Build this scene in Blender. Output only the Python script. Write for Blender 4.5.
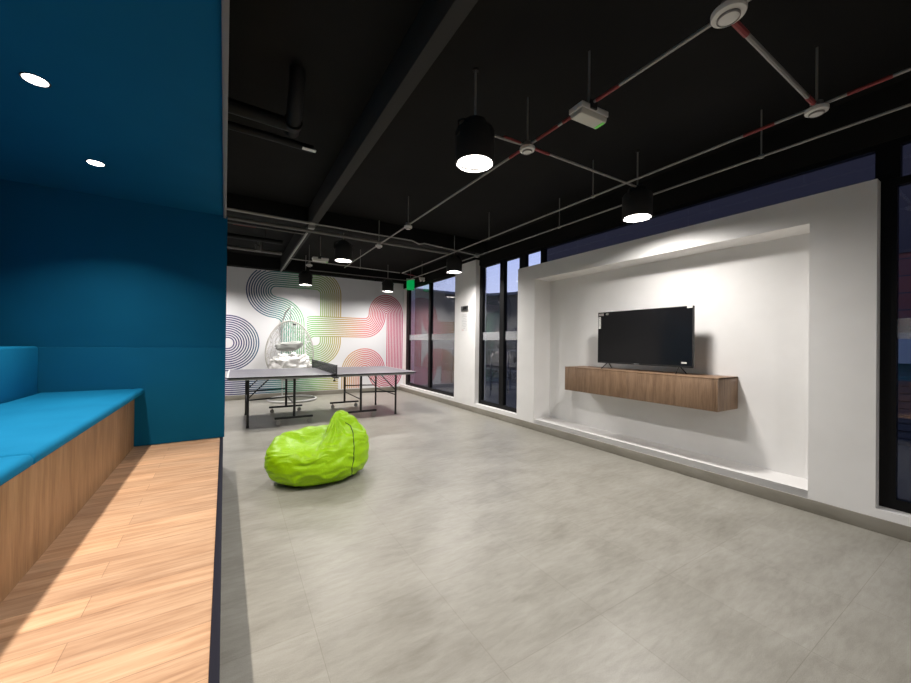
import bpy, bmesh, math, random
from mathutils import Vector, Matrix, noise
from mathutils.bvhtree import BVHTree
random.seed(4)
for o in list(bpy.data.objects): bpy.data.objects.remove(o)
S = bpy.context.scene; C = S.collection
R = math.radians; PI = math.pi

# ------------------------------------------------------------ camera
CAM_H = 1.26; FPX = 364.04
yaw, pitch, roll = 0.546639, 0.0047826, 0.0115437
cd = bpy.data.cameras.new('camera'); cam = bpy.data.objects.new('camera', cd); C.objects.link(cam)
cd.sensor_fit = 'HORIZONTAL'; cd.sensor_width = 36; cd.lens = FPX/911*36; cd.clip_start = .01; cd.clip_end = 200
fwd = Vector((math.sin(yaw)*math.cos(pitch), math.cos(yaw)*math.cos(pitch), math.sin(pitch)))
rt = Vector((math.cos(yaw), -math.sin(yaw), 0)); up = rt.cross(fwd)
r2 = math.cos(roll)*rt + math.sin(roll)*up; u2 = -math.sin(roll)*rt + math.cos(roll)*up
cam.matrix_world = Matrix(((r2.x,u2.x,-fwd.x,0),(r2.y,u2.y,-fwd.y,0),(r2.z,u2.z,-fwd.z,CAM_H),(0,0,0,1)))
S.camera = cam

# ------------------------------------------------------------ world and exposure
W = bpy.data.worlds.new('world'); S.world = W; W.use_nodes = True
wn = W.node_tree; bg = wn.nodes['Background']
wtc = wn.nodes.new('ShaderNodeTexCoord'); wsep = wn.nodes.new('ShaderNodeSeparateXYZ'); wr = wn.nodes.new('ShaderNodeValToRGB')
wn.links.new(wtc.outputs['Generated'], wsep.inputs[0]); wn.links.new(wsep.outputs['Z'], wr.inputs[0]); wn.links.new(wr.outputs[0], bg.inputs[0])
wr.color_ramp.elements[0].position = 0.0; wr.color_ramp.elements[0].color = (.62,.66,.86,1)
wr.color_ramp.elements[1].position = 0.45; wr.color_ramp.elements[1].color = (.22,.33,.78,1)
bg.inputs[1].default_value = 1.25
S.view_settings.view_transform = 'Standard'; S.view_settings.look = 'None'
S.view_settings.exposure = 0.08; S.view_settings.gamma = 1; S.view_settings.use_curve_mapping = False
LAMP_W = 37.0; DOWN_W = 11.0; DIFFUSER = 9.0

# ------------------------------------------------------------ materials
def mat(name, col, rough=.6, metal=0, spec=.5, emit=None, estr=0, coat=0):
    m = bpy.data.materials.new(name); m.use_nodes = True; b = m.node_tree.nodes['Principled BSDF']
    b.inputs['Base Color'].default_value = (*col, 1); b.inputs['Roughness'].default_value = rough
    b.inputs['Metallic'].default_value = metal; b.inputs['Specular IOR Level'].default_value = spec
    b.inputs['Coat Weight'].default_value = coat
    if emit: b.inputs['Emission Color'].default_value = (*emit, 1); b.inputs['Emission Strength'].default_value = estr
    return m
def nd(m, t, **k):
    n = m.node_tree.nodes.new(t)
    for a, v in k.items(): setattr(n, a, v)
    return n
def lk(m, a, b): m.node_tree.links.new(a, b)
def ramp(m, fac, stops, interp='LINEAR'):
    r = nd(m, 'ShaderNodeValToRGB'); e = r.color_ramp.elements; r.color_ramp.interpolation = interp
    while len(e) < len(stops): e.new(.5)
    for i, (p, c) in enumerate(stops): e[i].position = p; e[i].color = (*c, 1)
    lk(m, fac, r.inputs[0]); return r.outputs[0]
def coords(m, scale=(1,1,1), rot=(0,0,0), loc=(0,0,0)):
    t = nd(m, 'ShaderNodeTexCoord'); p = nd(m, 'ShaderNodeMapping')
    p.inputs['Scale'].default_value = scale; p.inputs['Rotation'].default_value = rot; p.inputs['Location'].default_value = loc
    lk(m, t.outputs['Object'], p.inputs[0]); return p.outputs[0]
def noi(m, vec, scale, detail=4, rough=.55, dist=0):
    n = nd(m, 'ShaderNodeTexNoise'); n.inputs['Scale'].default_value = scale; n.inputs['Detail'].default_value = detail
    n.inputs['Roughness'].default_value = rough; n.inputs['Distortion'].default_value = dist
    lk(m, vec, n.inputs['Vector']); return n.outputs['Fac']
def mix(m, fac, a, b, mode='MIX'):
    x = nd(m, 'ShaderNodeMix', data_type='RGBA', blend_type=mode)
    if isinstance(fac, (int, float)): x.inputs[0].default_value = fac
    else: lk(m, fac, x.inputs[0])
    for i, v in ((6, a), (7, b)):
        if isinstance(v, tuple): x.inputs[i].default_value = (*v, 1)
        else: lk(m, v, x.inputs[i])
    return x.outputs[2]
def bsdf(m): return m.node_tree.nodes['Principled BSDF']
def bump(m, h, strength=.2, dist=.01):
    b = nd(m, 'ShaderNodeBump'); b.inputs['Strength'].default_value = strength; b.inputs['Distance'].default_value = dist
    lk(m, h, b.inputs['Height']); lk(m, b.outputs[0], bsdf(m).inputs['Normal'])

M = {}
M['paint'] = m = mat('white_paint', (.74,.73,.71), .6)
v = coords(m); n = noi(m, v, 2.5, 3)
lk(m, ramp(m, n, [(.3,(.77,.76,.745)),(.7,(.82,.812,.80))]), bsdf(m).inputs['Base Color'])
bump(m, noi(m, v, 60, 2), .05, .003)
M['mural_paint'] = mat('mural_wall_paint', (.76,.76,.78), .55)
M['black_paint'] = m = mat('black_ceiling_paint', (.018,.018,.017), .9, spec=.12)
v = coords(m); lk(m, ramp(m, noi(m, v, 1.2, 5), [(.3,(.0085,.0085,.0082)),(.75,(.014,.0138,.013))]), bsdf(m).inputs['Base Color'])
M['beam_paint'] = mat('dark_grey_beam_paint', (.036,.035,.033), .85, spec=.2)
M['black_metal'] = mat('black_window_metal', (.004,.004,.0045), .5, spec=.2)
M['lamp_black'] = mat('lamp_black', (.022,.021,.020), .6, spec=.3)
M['conduit'] = mat('galvanised_conduit', (.30,.29,.27), .45, .35)
M['dim_conduit'] = mat('painted_conduit', (.13,.125,.115), .6)
M['red'] = mat('red_tape', (.22,.03,.03), .6)
M['plastic'] = mat('white_plastic', (.66,.65,.62), .45)
M['emit'] = mat('lamp_diffuser', (.9,.9,.88), .4, emit=(1,.95,.87), estr=DIFFUSER)
M['blue'] = m = mat('blue_laminate', (.004,.085,.17), .85, spec=.12)
v = coords(m); n = noi(m, v, 500, 2); n2 = noi(m, v, 1.5, 2)
lk(m, ramp(m, n2, [(.3,(.002,.092,.190)),(.7,(.003,.106,.215))]), bsdf(m).inputs['Base Color']); bump(m, n, .15, .002)
M['blue_fabric'] = m = mat('blue_upholstery', (.006,.19,.38), .85, spec=.1)
v = coords(m); bsdf(m).inputs['Sheen Weight'].default_value = .0
lk(m, ramp(m, noi(m, v, 3, 4), [(.3,(.003,.150,.31)),(.7,(.006,.180,.36))]), bsdf(m).inputs['Base Color']); bump(m, noi(m, v, 350, 2), .2, .003)
M['trim_grey'] = mat('grey_edge_trim', (.16,.15,.15), .5)
M['dark_edge'] = mat('dark_step_edge', (.010,.010,.020), .6, spec=.2)
def wood(name, c1, c2, c3, axis, plank=None, rough=.45, s=1.0):
    """axis: grain direction 0 x,1 y,2 z"""
    m = mat(name, c1, rough)
    sc = [9*s, 9*s, 9*s]; sc[axis] = .75*s
    v = coords(m, tuple(sc))
    tc = nd(m, 'ShaderNodeTexCoord')
    g = noi(m, v, 2.2, 7, .62, .7); g2 = noi(m, v, 9, 5, .6, .3)
    col = ramp(m, g, [(.28,c3),(.46,c1),(.62,c2),(.8,c1)])
    col = mix(m, .32, col, ramp(m, g2, [(.35,c3),(.65,c2)]), 'MIX')
    if plank:
        pl, pw, rot = plank
        br = nd(m, 'ShaderNodeTexBrick'); p = coords(m, (1,1,1), rot)
        lk(m, p, br.inputs['Vector']); br.offset = .37; br.offset_frequency = 2; br.squash = 1
        br.inputs['Scale'].default_value = 1; br.inputs['Brick Width'].default_value = pl; br.inputs['Row Height'].default_value = pw
        br.inputs['Mortar Size'].default_value = .0012; br.inputs['Mortar Smooth'].default_value = 0; br.inputs['Bias'].default_value = 0
        br.inputs['Color1'].default_value = (.86,.86,.86,1); br.inputs['Color2'].default_value = (1.12,1.10,1.06,1); br.inputs['Mortar'].default_value = (.62,.58,.55,1)
        col = mix(m, 1.0, col, br.outputs['Color'], 'MULTIPLY')
    lk(m, col, bsdf(m).inputs['Base Color']); bump(m, g2, .04, .003)
    return m
M['plank'] = wood('oak_plank_floor', (.54,.325,.19), (.70,.46,.29), (.36,.19,.10), 0, (1.1,.125,(0,0,0)), .5)
M['bench_wood'] = wood('bench_front_wood', (.46,.26,.12), (.64,.40,.21), (.28,.145,.06), 2, (.155,9,(PI/2,0,PI/2)), .5)
M['walnut'] = wood('walnut_cabinet', (.20,.118,.066), (.28,.178,.108), (.115,.066,.037), 2, None, .5, 1.3)
# floor tiles
M['floor'] = m = mat('porcelain_tile', (.38,.36,.32), .38)
v = coords(m, (1.0,2.2,1), loc=(0,0,0)); n = noi(m, v, 2.2, 7, .6, .4); n2 = noi(m, coords(m,(1.2,5,1)), 7, 5, .65, .5); n3 = noi(m, coords(m), 260, 2)
col = ramp(m, n, [(.3,(.205,.190,.156)),(.5,(.286,.272,.232)),(.72,(.358,.344,.302))])
col = mix(m, .35, col, ramp(m, n2, [(.35,(.215,.203,.170)),(.62,(.355,.341,.302))]))
col = mix(m, .06, col, ramp(m, n3, [(.4,(.1,.1,.1)),(.6,(.7,.7,.7))]))
br = nd(m, 'ShaderNodeTexBrick'); p = coords(m, (1,1,1), loc=(-.32+.0,-1.68+.58*8,0)); lk(m, p, br.inputs['Vector'])
p.node.inputs['Location'].default_value = (.58-.32+.58*10, .58*3-1.68+.58*10, 0)
br.offset = 0; br.squash = 1; br.inputs['Scale'].default_value = 1; br.inputs['Brick Width'].default_value = .58; br.inputs['Row Height'].default_value = .58
br.inputs['Mortar Size'].default_value = .0014; br.inputs['Mortar Smooth'].default_value = .2
br.inputs['Color1'].default_value = (.96,.96,.95,1); br.inputs['Color2'].default_value = (1.04,1.04,1.04,1); br.inputs['Mortar'].default_value = (.78,.76,.73,1)
col = mix(m, 1.0, col, br.outputs['Color'], 'MULTIPLY')
lk(m, col, bsdf(m).inputs['Base Color'])
lk(m, ramp(m, n, [(.3,(.34,.34,.34)),(.7,(.46,.46,.46))]), bsdf(m).inputs['Roughness'])
M['skirt'] = m = mat('tile_skirting', (.25,.235,.2), .42)
lk(m, ramp(m, noi(m, coords(m,(1,1,3)), 3, 6), [(.3,(.205,.19,.155)),(.7,(.285,.265,.225))]), bsdf(m).inputs['Base Color'])
# glass: clear pane with fresnel reflection
M['glass'] = m = bpy.data.materials.new('window_glass'); m.use_nodes = True; m.node_tree.nodes.remove(m.node_tree.nodes['Principled BSDF'])
tr = nd(m, 'ShaderNodeBsdfTransparent'); tr.inputs[0].default_value = (.97,.975,.98,1)
gl = nd(m, 'ShaderNodeBsdfGlossy'); gl.inputs['Roughness'].default_value = 0.0; 
geo = nd(m, 'ShaderNodeNewGeometry'); dt = nd(m, 'ShaderNodeVectorMath', operation='DOT_PRODUCT'); lk(m, geo.outputs['Incoming'], dt.inputs[0]); lk(m, geo.outputs['Normal'], dt.inputs[1])
ab = nd(m, 'ShaderNodeMath', operation='ABSOLUTE'); lk(m, dt.outputs['Value'], ab.inputs[0])
om = nd(m, 'ShaderNodeMath', operation='SUBTRACT'); om.inputs[0].default_value = 1; lk(m, ab.outputs[0], om.inputs[1])
pw = nd(m, 'ShaderNodeMath', operation='POWER'); lk(m, om.outputs[0], pw.inputs[0]); pw.inputs[1].default_value = 4
fr = nd(m, 'ShaderNodeMath', operation='MULTIPLY_ADD', use_clamp=True); lk(m, pw.outputs[0], fr.inputs[0]); fr.inputs[1].default_value = 1.9; fr.inputs[2].default_value = .042
ms = nd(m, 'ShaderNodeMixShader'); lk(m, fr.outputs[0], ms.inputs[0]); lk(m, tr.outputs[0], ms.inputs[1]); lk(m, gl.outputs[0], ms.inputs[2])
lk(m, ms.outputs[0], m.node_tree.nodes['Material Output'].inputs[0])
M['frost'] = m = bpy.data.materials.new('frosted_film'); m.use_nodes = True; m.node_tree.nodes.remove(m.node_tree.nodes['Principled BSDF'])
tr = nd(m, 'ShaderNodeBsdfTransparent'); df = nd(m, 'ShaderNodeBsdfDiffuse'); df.inputs[0].default_value = (.55,.56,.58,1)
ms = nd(m, 'ShaderNodeMixShader'); ms.inputs[0].default_value = .35; lk(m, tr.outputs[0], ms.inputs[1]); lk(m, df.outputs[0], ms.inputs[2])
lk(m, ms.outputs[0], m.node_tree.nodes['Material Output'].inputs[0])
M['screen'] = mat('tv_screen_glass', (.008,.008,.009), .12, spec=.6)
M['tv_black'] = mat('tv_black_plastic', (.012,.012,.013), .4)
M['sticker'] = mat('white_sticker', (.62,.62,.60), .5)
M['sticker_grey'] = mat('grey_print', (.22,.20,.19), .5)
M['silver'] = mat('silver_badge', (.45,.45,.46), .35, .6)
M['table_top'] = m = mat('table_tennis_top', (.145,.14,.165), .42)
M['table_line'] = mat('white_table_line', (.62,.62,.62), .4)
M['apron'] = mat('steel_apron', (.34,.34,.35), .45, .2)
M['leg'] = mat('black_steel_tube', (.010,.010,.011), .4)
M['rubber'] = mat('grey_caster', (.40,.39,.37), .5)
M['net'] = m = bpy.data.materials.new('table_net'); m.use_nodes = True; b = m.node_tree.nodes['Principled BSDF']
b.inputs['Base Color'].default_value = (.03,.035,.035,1); b.inputs['Roughness'].default_value = .8
tr = nd(m, 'ShaderNodeBsdfTransparent'); ms = nd(m, 'ShaderNodeMixShader'); ms.inputs[0].default_value = .72
lk(m, tr.outputs[0], ms.inputs[1]); lk(m, b.outputs[0], ms.inputs[2]); lk(m, ms.outputs[0], m.node_tree.nodes['Material Output'].inputs[0])
M['net_tape'] = mat('net_top_tape', (.18,.19,.18), .7)
M['bag'] = m = mat('lime_leatherette', (.33,.61,.002), .42, spec=.35)
v = coords(m); bump(m, noi(m, v, 22, 4, .5, .8), .25, .02)
M['piping'] = mat('dark_green_piping', (.045,.10,.01), .6)
M['wicker'] = mat('white_wicker', (.52,.50,.47), .5)
M['white_cloth'] = m = mat('white_cushion_cloth', (.80,.79,.77), .85)
bump(m, noi(m, coords(m), 14, 4, .6, 1.0), .5, .03)
M['grey_cloth'] = mat('pale_grey_cloth', (.33,.34,.32), .85)
M['white_metal'] = mat('white_metal', (.55,.55,.54), .4)
M['green_sign'] = mat('green_exit_sign', (.01,.35,.08), .4, emit=(.0,.40,.09), estr=.55)
M['green_led'] = mat('green_indicator', (.15,.45,.1), .4, emit=(.15,.6,.1), estr=.25)
M['diffuser_off'] = mat('unlit_opal_diffuser', (.55,.54,.48), .4)
M['panel_grey'] = mat('dark_grey_panel', (.055,.058,.06), .4)
M['paper'] = mat('notice_paper', (.72,.72,.71), .7)
M['print'] = mat('faint_print', (.42,.42,.42), .7)
M['red_print'] = mat('faint_red_print', (.62,.40,.38), .7)
M['pipe_black'] = mat('black_drain_pipe', (.006,.006,.006), .6, spec=.2)
# outside
M['asphalt'] = mat('street_asphalt', (.03,.03,.03), .9)
M['dark_render'] = m = mat('dark_render_wall', (.034,.027,.030), .9)
M['dusk_wall'] = m = mat('grey_render_wall', (.036,.030,.021), .9)
M['pale_band'] = mat('pale_concrete_band', (.30,.29,.28), .8)
M['brick'] = m = mat('red_brick', (.12,.04,.03), .9)
br = nd(m, 'ShaderNodeTexBrick'); lk(m, coords(m, (1,1,1), (PI/2,0,PI/2)), br.inputs['Vector'])
br.inputs['Scale'].default_value = 1; br.inputs['Brick Width'].default_value = .24; br.inputs['Row Height'].default_value = .08; br.inputs['Mortar Size'].default_value = .009
br.inputs['Color1'].default_value = (.15,.040,.028,1); br.inputs['Color2'].default_value = (.085,.028,.025,1); br.inputs['Mortar'].default_value = (.035,.025,.028,1)
lk(m, br.outputs[0], bsdf(m).inputs['Base Color'])
M['shutter'] = mat('dark_shutter', (.045,.046,.05), .6)

# ------------------------------------------------------------ builders
class MB:
    def __init__(s): s.bm = bmesh.new()
    def box(s, x0, x1, y0, y1, z0, z1, rot=0, about=None):
        g = bmesh.ops.create_cube(s.bm, size=1)['verts']
        c = Vector(((x0+x1)/2, (y0+y1)/2, (z0+z1)/2)); d = Vector((x1-x0, y1-y0, z1-z0))
        for v in g:
            v.co = Vector((v.co.x*d.x, v.co.y*d.y, v.co.z*d.z))
            if rot: v.co.rotate(Matrix.Rotation(rot, 3, 'Z'))
            v.co += c
        return s
    def tube(s, pts, r, n=10, closed=False, caps=True):
        pts = [Vector(p) for p in pts]; L = len(pts); rings = []
        rr = r if isinstance(r, (list, tuple)) else [r]*L
        prev = None
        for i, p in enumerate(pts):
            a = pts[(i-1) % L] if (closed or i > 0) else pts[i]; b = pts[(i+1) % L] if (closed or i < L-1) else pts[i]
            t = (b-a).normalized()
            if prev is None:
                x = t.orthogonal().normalized()
            else:
                x = (prev - t*prev.dot(t))
                x = x.normalized() if x.length > 1e-6 else t.orthogonal().normalized()
            prev = x; y = t.cross(x)
            rings.append([s.bm.verts.new(p + rr[i]*(math.cos(2*PI*k/n)*x + math.sin(2*PI*k/n)*y)) for k in range(n)])
        for i in range(L if closed else L-1):
            A, B = rings[i], rings[(i+1) % L]
            off = 0
            if closed and i == L-1:
                off = min(range(n), key=lambda q: (A[0].co-B[q].co).length)
            for k in range(n):
                f = s.bm.faces.new((A[k], A[(k+1)%n], B[(k+1+off)%n], B[(k+off)%n])); f.smooth = True
        if caps and not closed:
            s.bm.faces.new(rings[0][::-1]); s.bm.faces.new(rings[-1])
        return s
    def lathe(s, prof, c=(0,0,0), n=36, axis='Z'):
        c = Vector(c); rings = []
        def P(r, z, k):
            a = 2*PI*k/n
            if axis == 'Z': return c + Vector((r*math.cos(a), r*math.sin(a), z))
            if axis == 'X': return c + Vector((z, r*math.cos(a), r*math.sin(a)))
            return c + Vector((r*math.sin(a), z, r*math.cos(a)))
        for r, z in prof:
            rings.append([s.bm.verts.new(P(0, z, 0))] if r < 1e-6 else [s.bm.verts.new(P(r, z, k)) for k in range(n)])
        for A, B in zip(rings, rings[1:]):
            for k in range(n):
                if len(A) == 1 and len(B) == 1: break
                if len(A) == 1: f = s.bm.faces.new((A[0], B[(k+1)%n], B[k]))
                elif len(B) == 1: f = s.bm.faces.new((A[k], A[(k+1)%n], B[0]))
                else: f = s.bm.faces.new((A[k], A[(k+1)%n], B[(k+1)%n], B[k]))
                f.smooth = True
        return s
    def prism(s, poly, axis, a, b):
        """poly of 2D points extruded along axis from a to b; axis x: (y,z), y: (x,z), z: (x,y)"""
        def P(p, t): return {'x': (t,p[0],p[1]), 'y': (p[0],t,p[1]), 'z': (p[0],p[1],t)}[axis]
        A = [s.bm.verts.new(P(p, a)) for p in poly]; B = [s.bm.verts.new(P(p, b)) for p in poly]; n = len(poly)
        s.bm.faces.new(A); s.bm.faces.new(B[::-1])
        for k in range(n): s.bm.faces.new((A[k], B[k], B[(k+1)%n], A[(k+1)%n]))
        return s
    def build(s, name, material, parent=None, bevel=0, segs=2, smooth_angle=40):
        bmesh.ops.recalc_face_normals(s.bm, faces=s.bm.faces)
        if bevel:
            bmesh.ops.bevel(s.bm, geom=[e for e in s.bm.edges if len(e.link_faces) == 2 and e.calc_face_angle(0) > R(50)],
                            offset=bevel, segments=segs, profile=.5, affect='EDGES', clamp_overlap=True)
            for f in s.bm.faces: f.smooth = True
        me = bpy.data.meshes.new(name); s.bm.to_mesh(me); s.bm.free()
        me.set_sharp_from_angle(angle=R(smooth_angle))
        me.materials.append(material)
        o = bpy.data.objects.new(name, me); C.objects.link(o)
        if parent: o.parent = parent
        return o
def thing(name, label, cat, loc=(0,0,0), rz=0, group=None):
    o = bpy.data.objects.new(name, None); C.objects.link(o); o.location = loc; o.rotation_euler = (0,0,rz); o.empty_display_size = .1
    o['label'] = label; o['category'] = cat
    if group: o['group'] = group
    return o
def tag(o, label, cat, group=None):
    o['label'] = label; o['category'] = cat
    if group: o['group'] = group
    return o
def struct(o): o['kind'] = 'structure'; return o
def copy_tree(o, parent=None):
    c = o.copy(); C.objects.link(c)
    if parent: c.parent = parent
    for ch in list(o.children): copy_tree(ch, c)
    return c

# ------------------------------------------------------------ the room
WX = 3.78; GX = 3.90; MY = 9.05; CZ = 3.08; HZ = 2.70; BACK = -3.0; LEFT = -4.0
SILL = .158
struct(MB().box(LEFT-.2, WX+.5, BACK-.2, MY+.2, -.12, 0).build('floor', M['floor']))
struct(MB().box(LEFT-.2, GX+.05, BACK-.2, MY+.2, CZ, CZ+.15).build('ceiling', M['black_paint']))
struct(MB().box(LEFT-.2, GX+.3, MY, MY+.2, 0, CZ).build('wall_back', M['mural_paint']))
struct(MB().box(LEFT-.2, LEFT, BACK, MY, 0, CZ).build('wall_left', M['paint']))
struct(MB().box(LEFT-.2, GX+.3, BACK-.2, BACK, 0, CZ).build('wall_front', M['paint']))
# right wall: low curb, column, tv block with its niche, wall beyond the last window
b = MB()
b.box(WX, WX+.26, BACK, MY, 0, SILL)                     # curb under the windows
b.box(WX, WX+.24, 5.52, 6.25, SILL, 2.80)                  # column between the windows
NY0, NY1, NZ0, NZ1, NX = .98, 3.98, .16, 2.215, 4.10
b.box(WX, 4.2, .635, NY0, SILL, 2.43); b.box(WX, 4.2, NY1, 4.355, SILL, 2.43)
b.box(WX, 4.2, NY0, NY1, NZ1, 2.43); b.box(NX, 4.2, NY0, NY1, NZ0, NZ1); b.box(WX, NX, NY0, NY1, .1, NZ0)
b.box(WX, WX+.24, BACK, -1.6, SILL, HZ-.001)
struct(b.build('wall_right', M['paint']))
struct(MB().box(WX-.012, WX+.001, BACK, MY, 0, .098).build('baseboard_right', M['skirt'], bevel=.002))
struct(MB().box(LEFT, WX-.012, MY-.012, MY+.001, 0, .098).build('baseboard_back', M['skirt'], bevel=.002))
struct(MB().box(GX-.045, GX+.05, BACK, MY, HZ, CZ).build('ceiling_beam', M['black_paint']))
struct(MB().box(LEFT, GX-.045, MY-.22, MY, 2.83, CZ).build('ceiling_beam', M['black_paint']))
# long beam running away from the camera and the cross beam
struct(MB().box(.845, .938, BACK, MY-.22, 2.83, CZ).build('ceiling_beam', M['beam_paint'], bevel=.006))
struct(MB().box(LEFT, .845, 5.28, 5.50, 2.86, CZ).build('ceiling_beam', M['black_paint'], bevel=.006))
struct(MB().box(.938, GX-.045, 5.28, 5.50, 2.86, CZ).build('ceiling_beam', M['black_paint'], bevel=.006))

# windows ---------------------------------------------------------
def window(name, y0, y1, z0, z1, mull, label=None, fw=.07, strip=True, leftw=None):
    """black frame with full height mullions; mull = list of (ya, yb)"""
    f = MB(); xa, xb = GX-.03, GX+.03
    f.box(xa, xb, y0, y1, z0, z0+.07); f.box(xa, xb, y0, y1, z1-.05, z1)
    f.box(xa, xb, y0, y0+fw, z0+.07, z1-.05); f.box(xa, xb, y1-(leftw or fw), y1, z0+.07, z1-.05)
    root = struct(f.build(name, M['black_metal']))
    edges = [y0+fw]+[e for ml in mull for e in ml]+[y1-(leftw or fw)]
    for a, c in mull: MB().box(xa-.01, xb, a, c, z0+.07, z1-.05).build('mullion', M['black_metal'], root)
    for i in range(0, len(edges), 2):
        a, c = edges[i], edges[i+1]
        MB().box(GX-.004, GX+.004, a, c, z0+.07, z1-.05).build('pane', M['glass'], root)
        if strip: MB().box(GX-.008, GX-.006, a, c, 1.325, 1.465).build('frosted_strip', M['frost'], root)
    return root
window('window_1', 6.252, 8.86, SILL, HZ, [(7.47, 7.56)], leftw=.17)
window('window_2', 4.357, 5.518, SILL, HZ, [(4.80, 4.91)], leftw=.09)
window('window_3', -1.6, .634, SILL, 2.43, [], leftw=.075)
struct(MB().box(GX-.03, WX+.24, 8.86, MY, SILL, HZ-.001).build('wall_right', M['paint']))
# clerestory over the tv block
b = MB(); b.box(GX-.03, GX+.03, -1.6, 4.357, HZ-.04, HZ-.001)
for a, c in ((4.28,4.357),(3.885,3.955),(.545,.66)): b.box(GX-.035, GX+.03, a, c, 2.43, HZ-.04)
w4 = struct(b.build('window_4', M['black_metal']))
for a, c in ((3.955,4.28),(.66,3.885),(-1.6,.545)): MB().box(GX-.004, GX+.004, a, c, 2.43, HZ-.04).build('pane', M['glass'], w4)

# ------------------------------------------------------------ outside
struct(MB().box(GX+.3, 60, -30, 70, -.25, -.1).build('ground_street', M['asphalt']))
b = MB().box(8, 14, -12, 8.15, 1.62, 9)
t = thing('neighbour_building', 'tall dark building with red brick wall seen through the window right of the white block', 'building', (0,0,0))
MB().box(8, 14, -12, 8.15, 2.6, 9).build('upper_wall', M['dark_render'], t)
MB().box(8.02, 14, -12, 8.15, 1.48, 2.6).build('brick_wall', M['brick'], t)
MB().box(7.94, 14, -12, 8.15, 1.05, 1.48).build('concrete_band', M['pale_band'], t)
b = MB()
for k in range(11): b.box(8.02+(k%2)*.015, 14, -12, 8.15, -.1+k*.105, -.1+k*.105+.09)
b.box(8.06, 14, -12, 8.15, -.1, 1.05); b.build('roller_shutter', M['shutter'], t)
t = thing('sloping_roof_building', 'low dark building with sloping roof line against the dusk sky behind the windows', 'building', (0,0,0))
MB().prism([(8.3,-.1),(8.3,3.06),(10.5,3.1),(12,3.22),(15,3.6),(17.5,4.05),(24,5.1),(24,-.1)], 'x', 9, 13).build('wall', M['dusk_wall'], t)
MB().prism([(8.3,3.06),(10.5,3.1),(12,3.22),(15,3.6),(17.5,4.05),(24,5.1),(24,5.2),(17.5,4.15),(15,3.7),(12,3.32),(10.5,3.2),(8.3,3.16)], 'x', 8.9, 13.1).build('roof_edge', M['shutter'], t)
b = MB()
for k in range(7): b.box(6.4, 6.44, 7.0+k*.75, 7.04+k*.75, -.1, 1.1)
b.box(6.4, 6.44, 7, 11.6, 1.06, 1.1); b.box(6.4, 6.44, 7, 11.6, .5, .54)
tag(b.build('street_railing', M['shutter']), 'dark street railing outside the narrow window beside the column', 'railing')

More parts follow.
